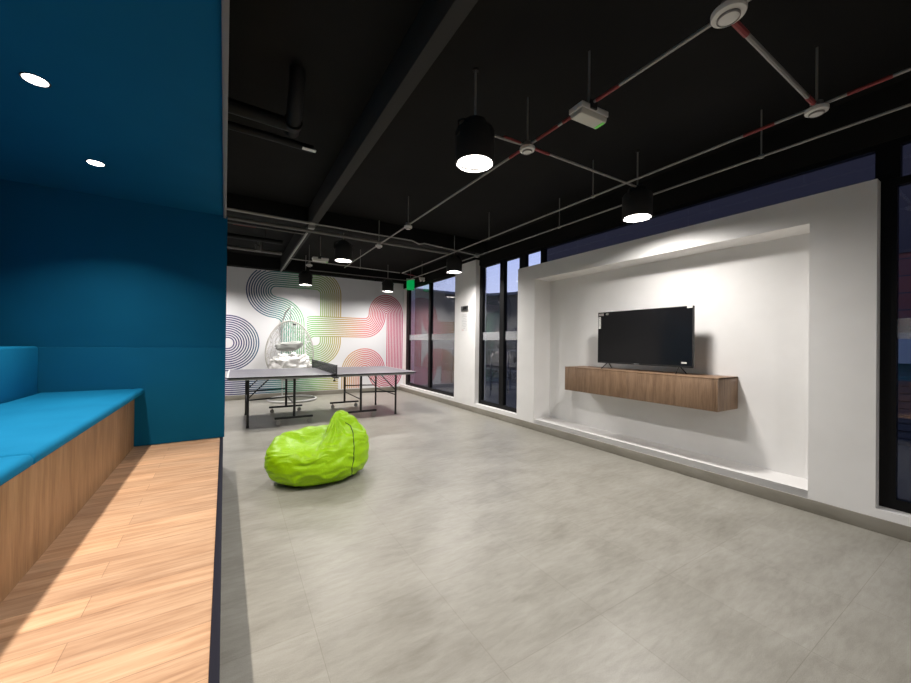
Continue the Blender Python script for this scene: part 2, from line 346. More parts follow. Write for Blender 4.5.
# ------------------------------------------------------------ mural lines on the back wall
def mural():
    b = MB(); N = 11; lw = .0120
    def sc(x, z):
        x -= .085*max(0, x-3.0)
        return (x*.989, CAM_H+(z-CAM_H)*.989)
    def line(pts, w=lw):
        out = []
        for i, p in enumerate(pts):
            a = Vector(pts[max(i-1,0)]); c = Vector(pts[min(i+1,len(pts)-1)]); t = (c-a).normalized(); n = Vector((-t.y, t.x))
            out.append((Vector(p)+n*w, Vector(p)-n*w))
        ya, yb = MY-.0022, MY-.0002
        vs = [[b.bm.verts.new((q.x, y, q.y)) for q in (l, r) for y in (ya, yb)] for l, r in out]
        for A, B in zip(vs, vs[1:]):
            b.bm.faces.new((A[0],A[2],B[2],B[0])); b.bm.faces.new((A[1],B[1],B[3],A[3]))
            b.bm.faces.new((A[0],B[0],B[1],A[1])); b.bm.faces.new((A[2],A[3],B[3],B[2]))
        b.bm.faces.new((vs[0][0],vs[0][1],vs[0][3],vs[0][2])); b.bm.faces.new((vs[-1][0],vs[-1][2],vs[-1][3],vs[-1][1]))
    def arc(cx, cz, r, a0, a1, n=28): return [(cx+r*math.cos(R(a0+(a1-a0)*i/n)), cz+r*math.sin(R(a0+(a1-a0)*i/n))) for i in range(n+1)]
    def clip(pts, top=2.825, bot=.10):
        segs = []; cur = []
        for p in pts:
            if bot < p[1] < top and p[0] < 3.868: cur.append(p)
            else:
                if len(cur) > 1: segs.append(cur)
                cur = []
        if len(cur) > 1: segs.append(cur)
        return segs
    def emit(pts):
        d = []
        for p, q in zip(pts, pts[1:]):
            n = max(1, int(math.hypot(q[0]-p[0], q[1]-p[1])/.03)); d += [(p[0]+(q[0]-p[0])*k/n, p[1]+(q[1]-p[1])*k/n) for k in range(n)]
        d.append(pts[-1])
        for s_ in clip([sc(*p) for p in d]): line(s_)
    for i in range(N):
        t = i/(N-1); r = .12 + .47*t
        emit([(-2.5,1.21+r)] + arc(-.12,1.21,r,90,-90) + [(-2.5,1.21-r)])                        # blue loop on the left
        # top band: down the olive vertical, round the corner, left, U turn, then down behind the chair
        s1 = .12 + .47*t
        emit([(1.65+s1,1.865)] + [(1.65+s1,2.39)] + arc(1.65,2.39,s1,0,90) + [(.81,2.385+s1)] + arc(.81,2.385,s1,90,270))
        s3 = .12 + .47*(1-t)
        emit(arc(.81,1.66,s3,90,0) + [(.81+s3,.52)])
        emit([(-2.5,.02+.44*t),(2.2,.02+.44*t)])
        # loop under the olive vertical that becomes the green to orange band
        pts = arc(1.65,1.27,s1,0,-180) + arc(1.65,1.27,s1,180,90)
        pts = [p for p in pts if p[0] > 1.445]; 
        lo = [p for p in pts if p[1] < 1.27]; hi = [p for p in pts if p[1] >= 1.27]
        emit([(1.65+s1,1.375),(1.65+s1,1.27)] + lo)
        s4 = .12 + .47*t
        hi2 = [p for p in arc(1.65,1.27,s4,180,90) if p[0] > 1.445 and p[1] > 1.27]
        q = .12+.47*(1-t)                                             # radius of the rising curve about (2.84,1.98)
        z = 1.98-q
        emit((hi2[:-1] if abs(hi2[-1][1]-z) < 10 else []) + [(1.66,1.27+s4)] )
        emit([(1.66, z)] + arc(2.84,1.98,q,-90,0) + [(2.84+q,2.0)] + arc(3.46,2.0,.62-q if .62-q > .02 else .02,180,0) + [(3.46+max(.62-q,.02),.52)] + arc(3.46,.52,max(.62-q,.02),0,-180) + arc(2.86,.52,.60-max(.62-q,.02),0,180) + [(2.86-(.60-max(.62-q,.02)),.1)])
    m = mat('mural_line_paint', (.3,.3,.4), .6)
    tc = nd(m, 'ShaderNodeTexCoord'); sp = nd(m, 'ShaderNodeSeparateXYZ'); lk(m, tc.outputs['Object'], sp.inputs[0])
    mr = nd(m, 'ShaderNodeMapRange'); mr.inputs['From Min'].default_value = -.5; mr.inputs['From Max'].default_value = 4.0; lk(m, sp.outputs['X'], mr.inputs[0])
    lk(m, ramp(m, mr.outputs[0], [(.05,(.085,.060,.20)),(.16,(.030,.050,.14)),(.22,(.035,.11,.20)),(.30,(.08,.28,.27)),(.38,(.13,.40,.22)),(.47,(.22,.48,.14)),(.56,(.38,.38,.08)),(.66,(.62,.33,.13)),(.74,(.66,.18,.16)),(.84,(.60,.09,.16)),(.97,(.50,.06,.17))]), bsdf(m).inputs['Base Color'])
    o = b.build('mural', m)
    tag(o, 'wall mural of looping parallel rainbow lines on the white end wall', 'mural')
    # pastel tint painted under each band
    return o
mural()

# ------------------------------------------------------------ raised lounge nook on the left
TH = .0186
def nroot(name, label, cat, loc, group=None):
    x, y, z = loc
    return thing(name, label, cat, (x*math.cos(TH)-y*math.sin(TH), x*math.sin(TH)+y*math.cos(TH), z), TH, group)
def nstruct(mb, name, material, **k):
    o = struct(mb.build(name, material, **k)); o.rotation_euler = (0,0,TH); return o
PH = .30; NE = 4.30; NS = -1.6; NC = 2.50
nstruct(MB().box(-1.52, -.027, NS, NE, 0, PH), 'floor_platform', M['plank'])
nstruct(MB().box(-.027, 0, NS, NE+.05, 0, PH+.004), 'trim_1', M['dark_edge'], bevel=.002)
nstruct(MB().box(-1.6, -.025, NS, NE+.05, NC, NC+.12), 'ceiling_nook', M['blue'])
nstruct(MB().box(-.025, 0, NS, NE+.05, NC-.02, NC+.12), 'trim_2', M['trim_grey'], bevel=.002)
e = nstruct(MB().box(-1.6, .010, NE, NE+.05, PH, NC), 'wall_nook_end', M['blue'])
MB().box(-1.50, .008, NE-.022, NE-.0005, PH+.003, 1.19).build('padded_panel', M['blue'], e, bevel=.006)
nstruct(MB().box(-1.6, -1.5, NS, NE, 0, NC), 'wall_nook_side', M['blue'])
nstruct(MB().box(-1.6, 0, NS-.05, NS, 0, NC+.12), 'wall_nook_start', M['blue'])
# bench
BX = -.672
t = nroot('bench', 'built-in wooden bench with vertical grain front under the blue seat cushions', 'bench', (BX,2,PH))
MB().box(-.82, 0, -3.58, 2.275, 0, .455).build('body', M['bench_wood'], t)
MB().box(-.82, .012, -3.58, 2.275, .455, .473).build('seat_board', M['bench_wood'], t, bevel=.003)
def cushion(w0,w1,l0,l1,z0,z1,seed,puff=.012,rr=.02):
    bm = bmesh.new(); nx, ny = 16, 40; vs = {}
    me = MB(); me.bm.free(); me.bm = bm
    def P(u, v, top):
        x = w0+(w1-w0)*u; y = l0+(l1-l0)*v
        ed = min(u*(w1-w0), (1-u)*(w1-w0), v*(l1-l0), (1-v)*(l1-l0))
        k = min(1, ed/rr); rnd = rr*(1-math.sqrt(max(0, 1-(1-k)**2)))
        n = noise.noise(Vector((x*3+seed, y*1.6, seed)))*puff*.6*min(1, ed/.08) + noise.noise(Vector((x*9+seed, y*4, seed)))*puff*.25*min(1,ed/.08)
        return Vector((x, y, (z1-rnd+n) if top else (z0+rnd*.5)))
    us = [0,.01,.03,.06]+[i/(nx) for i in range(1,nx)]+[.94,.97,.99,1]; us = sorted(set(us))
    vv = [0,.004,.01,.02]+[i/ny for i in range(1,ny)]+[.98,.99,.996,1]; vv = sorted(set(vv))
    T = [[bm.verts.new(P(u,v,True)) for v in vv] for u in us]; B = [[bm.verts.new(P(u,v,False)) for v in vv] for u in us]
    for G in (T, B):
        for i in range(len(us)-1):
            for j in range(len(vv)-1):
                f = bm.faces.new((G[i][j],G[i+1][j],G[i+1][j+1],G[i][j+1])); f.smooth = True
    def strip(a, c):
        for k in range(len(a)-1):
            f = bm.faces.new((a[k],a[k+1],c[k+1],c[k])); f.smooth = True
    strip(T[0],B[0]); strip(T[-1],B[-1]); strip([r[0] for r in T],[r[0] for r in B]); strip([r[-1] for r in T],[r[-1] for r in B])
    return me
for i, (a, c, lab) in enumerate(((2.03,4.27,'long blue seat cushion on the bench running up to the nook end wall'),
                                 (.02,2.02,'blue seat cushion nearest the camera on the wooden bench'))):
    t = nroot('seat_cushion', lab, 'cushion', (-.98,(a+c)/2,PH+.473), 'blue bench seat cushions')
    cushion(-.28,.374,a-(a+c)/2,c-(a+c)/2,.001,.052,i*5.3).build('pad', M['blue_fabric'], t, smooth_angle=70)
t = nroot('back_cushion', 'blue back cushion standing along the wall behind the bench seat', 'cushion', (-1.385,3.3,PH+.474))
cushion(-.10,.120,-1.3,.97,0,.425,9,.006,.02).build('pad', M['blue_fabric'], t, smooth_angle=70)

# recessed downlights in the nook ceiling
def downlight(x, y, label, first=[None]):
    p = (x*math.cos(TH)-y*math.sin(TH), x*math.sin(TH)+y*math.cos(TH), NC)
    if first[0]:
        t = copy_tree(first[0]); t.location = p; t['label'] = label; return t
    t = thing('recessed_downlight', label, 'ceiling light', p, 0, 'recessed spots in the blue nook ceiling'); first[0] = t
    MB().lathe([(.042,-.001),(.050,-.004),(.052,-.001),(.052,0)]).build('rim', M['lamp_black'], t)
    MB().lathe([(0,-.003),(.043,-.003),(.043,-.001),(0,-.001)]).build('diffuser', mat('downlight_face', (.9,.9,.9), .4, emit=(1,.93,.85), estr=14), t)
    L = bpy.data.lights.new('spot', 'AREA'); L.shape = 'DISK'; L.size = .07; L.energy = DOWN_W; L.color = (1,.90,.80); L.spread = R(112)
    lo = bpy.data.objects.new('light', L); C.objects.link(lo); lo.parent = t; lo.location = (0,0,-.006)
    return t
downlight(-.782, 2.557, 'round recessed downlight in the blue ceiling, the larger nearer one')
downlight(-.782, 3.525, 'round recessed downlight in the blue ceiling, nearer the end wall')
downlight(-.765, 1.60, 'round recessed downlight in the blue ceiling above the near bench seat')
downlight(-.765, .64, 'round recessed downlight in the blue ceiling beside the camera')

# ------------------------------------------------------------ pendant can lamps
def can_lamp():
    t = thing('pendant_lamp', '', 'ceiling light', (0,0,2.45), 0, 'black can pendant lamps')
    MB().lathe([(.118,0),(.128,0),(.130,.004),(.130,.205),(.118,.225),(.085,.235),(.085,.232),(.112,.222),(.122,.20),(.122,.03),(.118,0)], n=48).build('shade', M['lamp_black'], t)
    MB().lathe([(0,.028),(.120,.028),(.120,.034),(0,.034)], n=48).build('diffuser', M['emit'], t)
    MB().lathe([(.085,.232),(.088,.24),(.080,.275),(.055,.292),(0,.296)], n=36).build('heat_sink', M['lamp_black'], t)
    for q in (-1, 1):
        MB().tube([(q*.128,0,.16),(q*.128,0,.245),(q*.10,0,.268),(q*.03,0,.285)], .007, 8).build('bracket', M['lamp_black'], t)
        MB().lathe([(0,-.008),(.020,-.008),(.020,.008),(0,.008)], (q*.132,0,.17), 14, 'X').build('pivot_knob', M['lamp_black'], t)
    MB().tube([(0,0,.29),(0,0,CZ-2.45)], .007, 8).build('rod', M['conduit'], t)
    MB().lathe([(0,CZ-2.45-.012),(.018,CZ-2.45-.012),(.02,CZ-2.45),(0,CZ-2.45)]).build('ceiling_plate', M['lamp_black'], t)
    L = bpy.data.lights.new('lamp_light', 'AREA'); L.shape = 'DISK'; L.size = .22; L.energy = LAMP_W; L.color = (1,.955,.915); L.spread = R(165)
    lo = bpy.data.objects.new('light', L); C.objects.link(lo); lo.parent = t; lo.location = (0,0,.024)
    return t
lamp0 = can_lamp()
for i, (x, y, lab) in enumerate([(1.35,2.0,'largest black can pendant lamp, hanging over the middle of the floor'),
    (3.21,2.03,'black can pendant lamp hanging close in front of the white television block'),
    (1.355,5.42,'black can pendant lamp above the near side of the table tennis table'),
    (3.14,5.23,'black can pendant lamp hanging in front of the white column'),
    (1.27,8.18,'small distant black can pendant lamp above the white egg chair'),
    (3.05,8.08,'small distant black can pendant lamp in front of the pink mural arch'),
    (1.35,-1.3,'added unseen black can pendant lamp lighting the room from behind the camera'),  # unseen lamp, added to fill in the room light
    (-.55,8.15,'added unseen black can pendant lamp lighting the floor hidden past the blue nook'),  # added out of sight for more light past the nook
    (-.55,5.9,'added unseen black can pendant lamp giving extra light just behind the blue nook end wall')]):  # likewise an added light, hidden by the nook end wall
    t = lamp0 if i == 0 else copy_tree(lamp0)
    t.location = (x, y, 2.45); t['label'] = lab

# ------------------------------------------------------------ conduits, detectors, fittings on the ceiling
KZ = 2.72
def conduit(label, pts, r=.0095, m='conduit', bands=(), rods=(), boxes=(), name='conduit'):
    base = Vector(pts[0]); t = thing(name, label, 'conduit', base)
    MB().tube([Vector(p)-base for p in pts], r, 8).build('tube', M[m], t)
    for a, c in bands:
        MB().tube([Vector(a)-base, Vector(c)-base], r*1.18, 8).build('red_band', M['red'], t)
    for x, y, z in rods:
        MB().tube([Vector((x,y,z))-base, Vector((x,y,CZ))-base], .0055, 8).build('hanger_rod', M[m], t)
        MB().lathe([(.0001,-.014),(.016,-.014),(.016,.014),(.0001,.014)], Vector((x,y,z))-base, 12, 'Y').build('clamp', M[m], t)
    for x, y, z in boxes:
        MB().box(x-.035-base.x, x+.035-base.x, y-.035-base.y, y+.035-base.y, z-.02-base.z, z+.03-base.z).build('junction_box', M[m], t, bevel=.004)
    return t
X1, X2, X3 = 1.83, 3.0, 3.44
conduit('long grey conduit carrying the smoke detectors down the middle of the ceiling', [(X1,-1.5,KZ),(X1,7.2,KZ)],
        bands=[((X1,2.10,KZ),(X1,2.22,KZ)),((X1,1.72,KZ),(X1,1.92,KZ)),((X1,1.60,KZ),(X1,1.68,KZ)),((X1,1.27,KZ),(X1,1.42,KZ))])
conduit('grey cross conduit with red bands from the central smoke detector to the window side lamp', [(X1,2.02,KZ),(X2+.14,2.0,KZ)],
        bands=[((X1+.07,2.02,KZ),(X1+.22,2.018,KZ))])
conduit('short grey conduit with red band joining the largest lamp and the smoke detector', [(1.37,2.03,KZ-.02),(X1,2.02,KZ)],
        bands=[((X1-.22,2.02,KZ),(X1-.07,2.02,KZ)),((1.42,2.03,KZ-.015),(1.50,2.03,KZ-.012))])
conduit('grey cross conduit with red ends at the top right corner of the ceiling', [(X1,.75,KZ),(X2,.75,KZ)],
        bands=[((X1+.07,.75,KZ),(X1+.20,.75,KZ)),((X2-.16,.75,KZ),(X2-.06,.75,KZ))], r=.012)
conduit('grey conduit running the length of the ceiling beyond the central one', [(X2,-1.5,KZ),(X2,7.12,KZ)],
        bands=[((X2,.95,KZ),(X2,1.12,KZ)),((X2,.45,KZ),(X2,.62,KZ))], rods=[(X2,2.36,KZ),(X2,4.07,KZ)])
conduit('grey conduit nearest the windows running the length of the ceiling', [(X3,-1.5,KZ),(X3,7.9,KZ)],
        rods=[(X3,1.17,KZ),(X3,3.2,KZ)], boxes=[(X3,5.0,KZ)])
conduit('grey cross conduit between the table lamp and the window side conduits', [(.86,4.87,KZ+.03),(2.2,4.87,KZ+.03),(2.32,4.88,KZ+.0),(2.42,4.9,KZ+.03),(X3,4.98,KZ)])
conduit('thick grey pipe crossing the ceiling at the end of the blue nook', [(-3.5,4.86,KZ+.05),(.86,4.87,KZ+.03)], r=.016, m='conduit', boxes=[(.84,5.0,KZ+.02)])
conduit('second thick grey pipe just under the first at the nook end', [(-3.5,5.12,KZ+.01),(X2,5.16,KZ+.01)], r=.020, m='dim_conduit')
conduit('thin grey conduit below the thick pipes with a red band', [(-3.5,5.32,KZ),(.80,5.30,KZ)], r=.009, m='dim_conduit', bands=[((-.03,5.32,KZ),(.22,5.32,KZ))])
conduit('grey conduit running along the long beam towards the mural', [(.82,5.2,KZ),(.82,8.4,KZ)], r=.014, m='conduit')
conduit('thin grey cross conduit in front of the mural at the far junction', [(.82,7.0,KZ),(X2-.05,7.12,KZ)], r=.009, m='conduit', rods=[(2.1,7.08,KZ)])
conduit('thin grey cross conduit nearest the mural wall', [(1.3,7.9,KZ),(X3,7.9,KZ)], r=.009, m='dim_conduit')
conduit('short grey conduit above the left window leading to the exit sign', [(X2,7.12,KZ),(X3+.1,7.35,KZ)], r=.008, bands=[((X2+.15,7.17,KZ),(X2+.32,7.23,KZ))])

def detector(x, y, label, r=.055, z=KZ):
    t = thing('smoke_detector', label, 'smoke detector', (x,y,z-.05), 0, 'white round smoke detectors on the conduits')
    MB().lathe([(0,.0),(r*.5,.0),(r*.62,.004),(r*.66,.010),(r*.95,.014),(r,.022),(r,.036),(r*.8,.042),(0,.042)]).build('housing', M['plastic'], t)
    MB().lathe([(r*.60,-.001),(r*.66,.002),(r*.66,.009),(r*.6,.006)]).build('vent_ring', M['sticker_grey'], t)
    MB().lathe([(0,.042),(.030,.042),(.030,.075),(0,.075)], n=20).build('mount_box', M['conduit'], t)
    MB().tube([(0,0,.07),(0,0,CZ-z+.05)], .0060, 8).build('rod', M['conduit'], t)
    return t
detector(X1, 2.02, 'white smoke detector where conduits cross right of the largest lamp')
detector(X1, .742, 'largest white smoke detector at the top edge of the picture', .066, KZ+.02)
detector(X2, .75, 'white smoke detector under the conduit junction near the top right corner')
detector(X1, 4.17, 'small white smoke detector far down the central conduit, topmost of the distant pair', .05)
detector(X1, 5.24, 'small white smoke detector past the pipes on the central conduit', .05)
detector(1.19, 7.29, 'tiny white smoke detector beside the long beam near the mural', .06)
# emergency light units
def emergency(x, y, label, rz=0, k=1.0):
    t = thing('emergency_light', label, 'emergency light', (x,y,KZ-.075), rz, 'white box emergency lights')
    MB().box(-.115*k,.115*k,-.055,.055,.03,.065).build('housing', M['plastic'], t, bevel=.006)
    MB().prism([(-.05,.030),(-.040,.0),(.040,.0),(.05,.030)], 'x', -.108*k, .108*k).build('diffuser', M['diffuser_off'], t, bevel=.003)
    MB().box(.084*k,.104*k,-.034,.030,-.003,.0005).build('indicator', M['green_led'], t)
    MB().box(-.05,.0,-.065,-.05,.035,.085).build('bracket', M['lamp_black'], t)
    MB().tube([(0,0,.06),(0,0,CZ-KZ+.075)], .007, 8).build('rod', M['conduit'], t)
    return t
emergency(1.86, 1.50, 'white box emergency light with green indicator hanging between the smoke detectors', R(-3))
emergency(1.26, 6.6, 'long white emergency light hanging beside the beam above the egg chair', 0, 1.15)
t = thing('exit_sign', 'lit green exit sign at the corner above the left window frame', 'sign', (3.68,8.2,2.55), R(-12))
MB().box(-.095,.095,-.015,.015,0,.25).build('panel', M['green_sign'], t, bevel=.004)
MB().box(-.10,.10,-.03,.03,.25,.275).build('housing', M['plastic'], t, bevel=.004)
MB().tube([(0,0,.27),(0,0,CZ-2.55)], .006, 6).build('rod', M['dim_conduit'], t)
t = thing('emergency_spotlight', 'tiny white twin spotlight unit above the left window', 'emergency light', (3.55,7.3,2.66))
MB().box(-.06,.06,-.025,.025,0,.05).build('housing', M['plastic'], t, bevel=.005)
for s in (-1,1): MB().lathe([(0,-.02),(.018,-.02),(.024,.02),(0,.02)], (s*.035,-.03,-.02), 16, 'Y').build('head', M['plastic'], t)
MB().tube([(0,0,.05),(0,0,CZ-2.66)], .005, 6).build('rod', M['dim_conduit'], t)
# black drain pipes up in the ceiling left of the beam
t = thing('drain_pipe', 'black drain pipe with an elbow under the ceiling left of the long beam', 'pipe', (.325,2.25,2.86))
MB().tube([(.01,.33,.185),(.01,.35,.11),(.01,.42,.03),(.015,.52,-.03),(.02,.68,-.05)], .05, 18).build('pipe', M['pipe_black'], t)
MB().lathe([(.0001,-.03),(.06,-.03),(.06,.03),(.0001,.03)], (.015,.58,-.04), 20, 'Y').build('coupling', M['pipe_black'], t)
MB().tube([(.02,.60,-.05),(-.3,.58,-.05),(-1.9,.50,-.05)], .045, 18).build('branch_pipe', M['pipe_black'], t)
MB().tube([(.20,.86,-.05),(-.1,.84,-.05),(-1.9,.80,-.05)], .028, 14).build('small_pipe', M['pipe_black'], t)
MB().box(.115,.215,.80,.835,-.085,-.078).build('tag_label', M['plastic'], t)
t = thing('pipe_fitting', 'black pipe fitting with a small metal tip at the top edge of the ceiling', 'pipe', (.37,1.68,2.9))
MB().lathe([(0,-.03),(.03,-.03),(.035,-.01),(.055,0),(.055,.1),(.07,.1),(.07,.18),(0,.18)], n=22).build('body', M['pipe_black'], t)
MB().lathe([(0,-.05),(.008,-.05),(.008,0),(0,0)], (.08,.03,.02), 10).build('tip', M['dim_conduit'], t)
MB().tube([(.08,.03,.02),(.08,.03,.17)], .012, 8).build('stub', M['pipe_black'], t)
t = thing('water_pipe', 'dark pipes with a tee just under the ceiling beyond the blue nook end wall', 'pipe', (-.1,6.5,2.86))
MB().tube([(-2,0,0),(.75,0,0)], .035, 14).build('pipe', M['pipe_black'], t)
MB().tube([(-2,.55,-.06),(.8,.55,-.06)], .028, 14).build('lower_pipe', M['dim_conduit'], t)
MB().lathe([(0,-.10),(.045,-.10),(.045,0),(0,0)], (.42,.3,-.02), 16).build('tee', M['dim_conduit'], t)
for x, y, z in ((-1,0,.03),(.5,0,.03),(-1,.55,-.04),(.5,.55,-.04)): MB().tube([(x,y,z),(x,y,.22)], .005, 6).build('hanger_rod', M['pipe_black'], t)
MB().tube([(.42,0,-.01),(.42,.55,-.05)], .02, 10).build('link_pipe', M['pipe_black'], t)

# ------------------------------------------------------------ television wall
t = thing('wall_cabinet', 'long floating walnut wall cabinet below the television in the white niche', 'cabinet', (3.90,2.44,.67))
CY0, CY1 = 1.56-2.44, 3.32-2.44
MB().box(-.182,.199,CY0,CY1,0,.303).build('body', M['walnut'], t, bevel=.002)
for a, c in ((CY0+.020,CY0+.8885),(CY0+.8895,CY1-.001)):
    MB().box(-.202,-.183,a,c,.001,.288).build('door', M['walnut'], t, bevel=.0012)
MB().box(-.202,.199,CY0,CY1,.289,.3035).build('top_board', M['walnut'], t, bevel=.001)
MB().box(-.202,-.183,CY0,CY0+.0175,.001,.288).build('end_board', M['walnut'], t, bevel=.001)
t = thing('television', 'black flat screen television standing on the floating wooden cabinet', 'television', (3.86,2.385,.970))
TZ0, TZ1, TY0, TY1 = .072, .688, -.545, .545
MB().box(-.012,.020,TY0,TY1,TZ0,TZ1).build('back_case', M['tv_black'], t, bevel=.004)
MB().box(.018,.055,TY0+.12,TY1-.12,TZ0+.02,TZ1-.22).build('rear_housing', M['tv_black'], t, bevel=.012)
MB().box(-.0135,-.0122,TY0+.007,TY1-.007,TZ0+.02,TZ1-.007).build('screen', M['screen'], t)
f = MB(); f.box(-.016,-.0124,TY0,TY1,TZ0,TZ0+.019); f.box(-.016,-.0124,TY0,TY1,TZ1-.006,TZ1); f.box(-.016,-.0124,TY0,TY0+.006,TZ0,TZ1); f.box(-.016,-.0124,TY1-.006,TY1,TZ0,TZ1)
f.build('bezel', M['tv_black'], t)
for s in (1,-1):
    b = MB(); y = s*.41
    b.tube([(-.10,y+s*.02,.008),(.0,y,.085),(.0,y-s*.005,.09)], .0055, 8); b.tube([(.10,y+s*.02,.008),(.005,y,.085)], .0055, 8)
    pass
    b.build('foot', M['leg'], t)
MB().box(-.0175,-.0162,TY1-.040,TY1-.008,TZ1-.20,TZ1-.058).build('label_sticker', M['sticker'], t)
b = MB(); b.box(-.0180,-.0176,TY1-.032,TY1-.016,TZ1-.078,TZ1-.070)
for k in range(5): b.box(-.0180,-.0176,TY1-.034,TY1-.014-.004*(k%2),TZ1-.10-.016*k,TZ1-.096-.016*k)
b.build('sticker_print', M['sticker_grey'], t)
b = MB(); b.box(-.0175,-.0162,TY1-.080,TY1-.012,TZ1-.046,TZ1-.014); b.box(-.0175,-.0162,TY1-.145,TY1-.115,TZ1-.040,TZ1-.014); b.build('badge_sticker', M['sticker_grey'], t)
MB().box(-.0175,-.0162,TY1-.135,TY1-.112,TZ1-.034,TZ1-.018).build('round_sticker', M['sticker'], t)
MB().box(-.0175,-.0162,TY0+.004,TY0+.055,TZ1-.022,TZ1+.004).build('corner_sticker', M['sticker'], t)
MB().box(-.0175,-.0162,TY0+.055,TY0+.105,TZ0+.040,TZ0+.056).build('small_sticker', M['sticker'], t)
MB().box(-.0175,-.0162,.01,.07,TZ0+.006,TZ0+.013).build('logo', M['silver'], t)

# thermostat and notice on the column
t = tag(MB().box(-.022,0,-.115,.115,-.05,.05).build('control_panel', M['panel_grey'], bevel=.004), 'small dark control panel on the white column', 'control panel')
t.location = (WX, 5.875, 1.925)
MB().box(-.0235,-.0215,-.09,.05,-.025,.03).build('display', M['screen'], t)
t = tag(MB().box(-.002,0,-.105,.105,-.17,.17).build('paper_notice', M['paper']), 'white printed notice taped on the column below the control panel', 'notice')
t.location = (WX, 5.89, 1.665)
b = MB()
for k in range(9):
    w = (.05,.075,.04,.07,.08,.06,.085,.05,.03)[k]; b.box(-.0032,-.0018,-w,w,.135-.032*k,.143-.032*k)
b.build('print_lines', M['print'], t)
MB().box(-.0032,-.0018,.02,.085,-.155,-.143).build('red_print', M['red_print'], t)

# ------------------------------------------------------------ table tennis table
t = thing('table_tennis_table', 'dark grey folding table tennis table with net in front of the mural', 'table', (1.32,6.54,0), R(-.3))
for s in (-1,1):
    x0, x1 = (-1.395,-.004) if s < 0 else (.004,1.395)
    top = MB().box(x0,x1,-.7625,.7625,.752,.760).build('table_top', M['table_top'], t)
    MB().box(x0,x1,-.7625,.7625,.738,.7518).build('table_edge', M['leg'], t)
    b = MB(); b.box(x0,x1,-.7625,-.7425,.7602,.7608); b.box(x0,x1,.7425,.7625,.7602,.7608); b.box(x0,x1,-.0015,.0015,.7602,.7608)
    e = x0 if s < 0 else x1-.02
    b.box(e,e+.02,-.7425,.7425,.7602,.7608); b.build('white_lines', M['table_line'], top)
    f = MB(); f.box(x0+.03,x1-.03,-.735,-.720,.712,.7375); f.box(x0+.02,x1-.02,.720,.745,.712,.7375)
    f.box(x0+.02,x0+.045,-.72,.72,.712,.7375); f.box(x1-.045,x1-.02,-.72,.72,.712,.7375); f.box((x0+x1)/2-.015,(x0+x1)/2+.015,-.72,.72,.712,.7375)
    f.build('apron', M['apron'], t)
    xo = s*1.135; xi = s*.515
    for y in (-.49,.52):
        MB().tube([(xo,y,0.012),(xo,y,.70)], .017, 10).build('leg', M['leg'], t)
        MB().lathe([(0,0),(.02,0),(.02,.03),(0,.03)], (xo,y,0), 14).build('foot_cap', M['leg'], t)
        MB().tube([(xi,y,.095),(xi,y,.70)], .019, 10).build('leg', M['leg'], t)
        fb = MB().box(xi-.27,xi+.27,y-.02,y+.02,.085,.115).build('foot_bar', M['leg'], t, bevel=.004)
        for q in (-.22,.22):
            c = MB(); c.lathe([(0,-.012),(.030,-.012),(.034,-.006),(.034,.006),(.030,.012),(0,.012)], (xi+q,y,.034), 20, 'Y')
            c.tube([(xi+q,y-.018,.034),(xi+q,y-.018,.066),(xi+q,y,.078),(xi+q,y+.018,.066),(xi+q,y+.018,.034)], .005, 6); c.tube([(xi+q,y,.075),(xi+q,y,.09)], .008, 8)
            c.build('caster', M['rubber'], t)
        MB().tube([(xo,y,.40),(xi,y,.42)], .011, 8).build('brace', M['leg'], t)
        MB().tube([(xo,y,.42),(xo-s*.27,y,.70)], .009, 8).build('diagonal_strut', M['leg'], t)
    MB().tube([(xo,-.49,.34),(xo,.52,.34)], .011, 8).build('crossbar', M['leg'], t)
    MB().tube([(xi,-.49,.30),(xi,.52,.30)], .011, 8).build('crossbar', M['leg'], t)
MB().box(-.002,.002,-.95,.95,.765,.905).build('net', M['net'], t)
MB().box(-.004,.004,-.95,.95,.895,.912).build('net_tape', M['net_tape'], t)
for s in (-1,1):
    p = MB(); p.tube([(0,s*.955,.74),(0,s*.955,.915)], .009, 10); p.box(-.03,.03,min(s*.74,s*.96),max(s*.74,s*.96),.715,.735); p.box(-.03,.03,min(s*.74,s*.80),max(s*.74,s*.80),.762,.770)
    p.lathe([(0,0),(.018,0),(.018,.02),(0,.02)], (0,s*.82,.66), 12); p.tube([(0,s*.82,.67),(0,s*.82,.72)], .006, 8)
    p.build('net_post', M['leg'], t, bevel=0)

t.scale = (1.0, 1.06, 1.0); t.location.y = 6.57
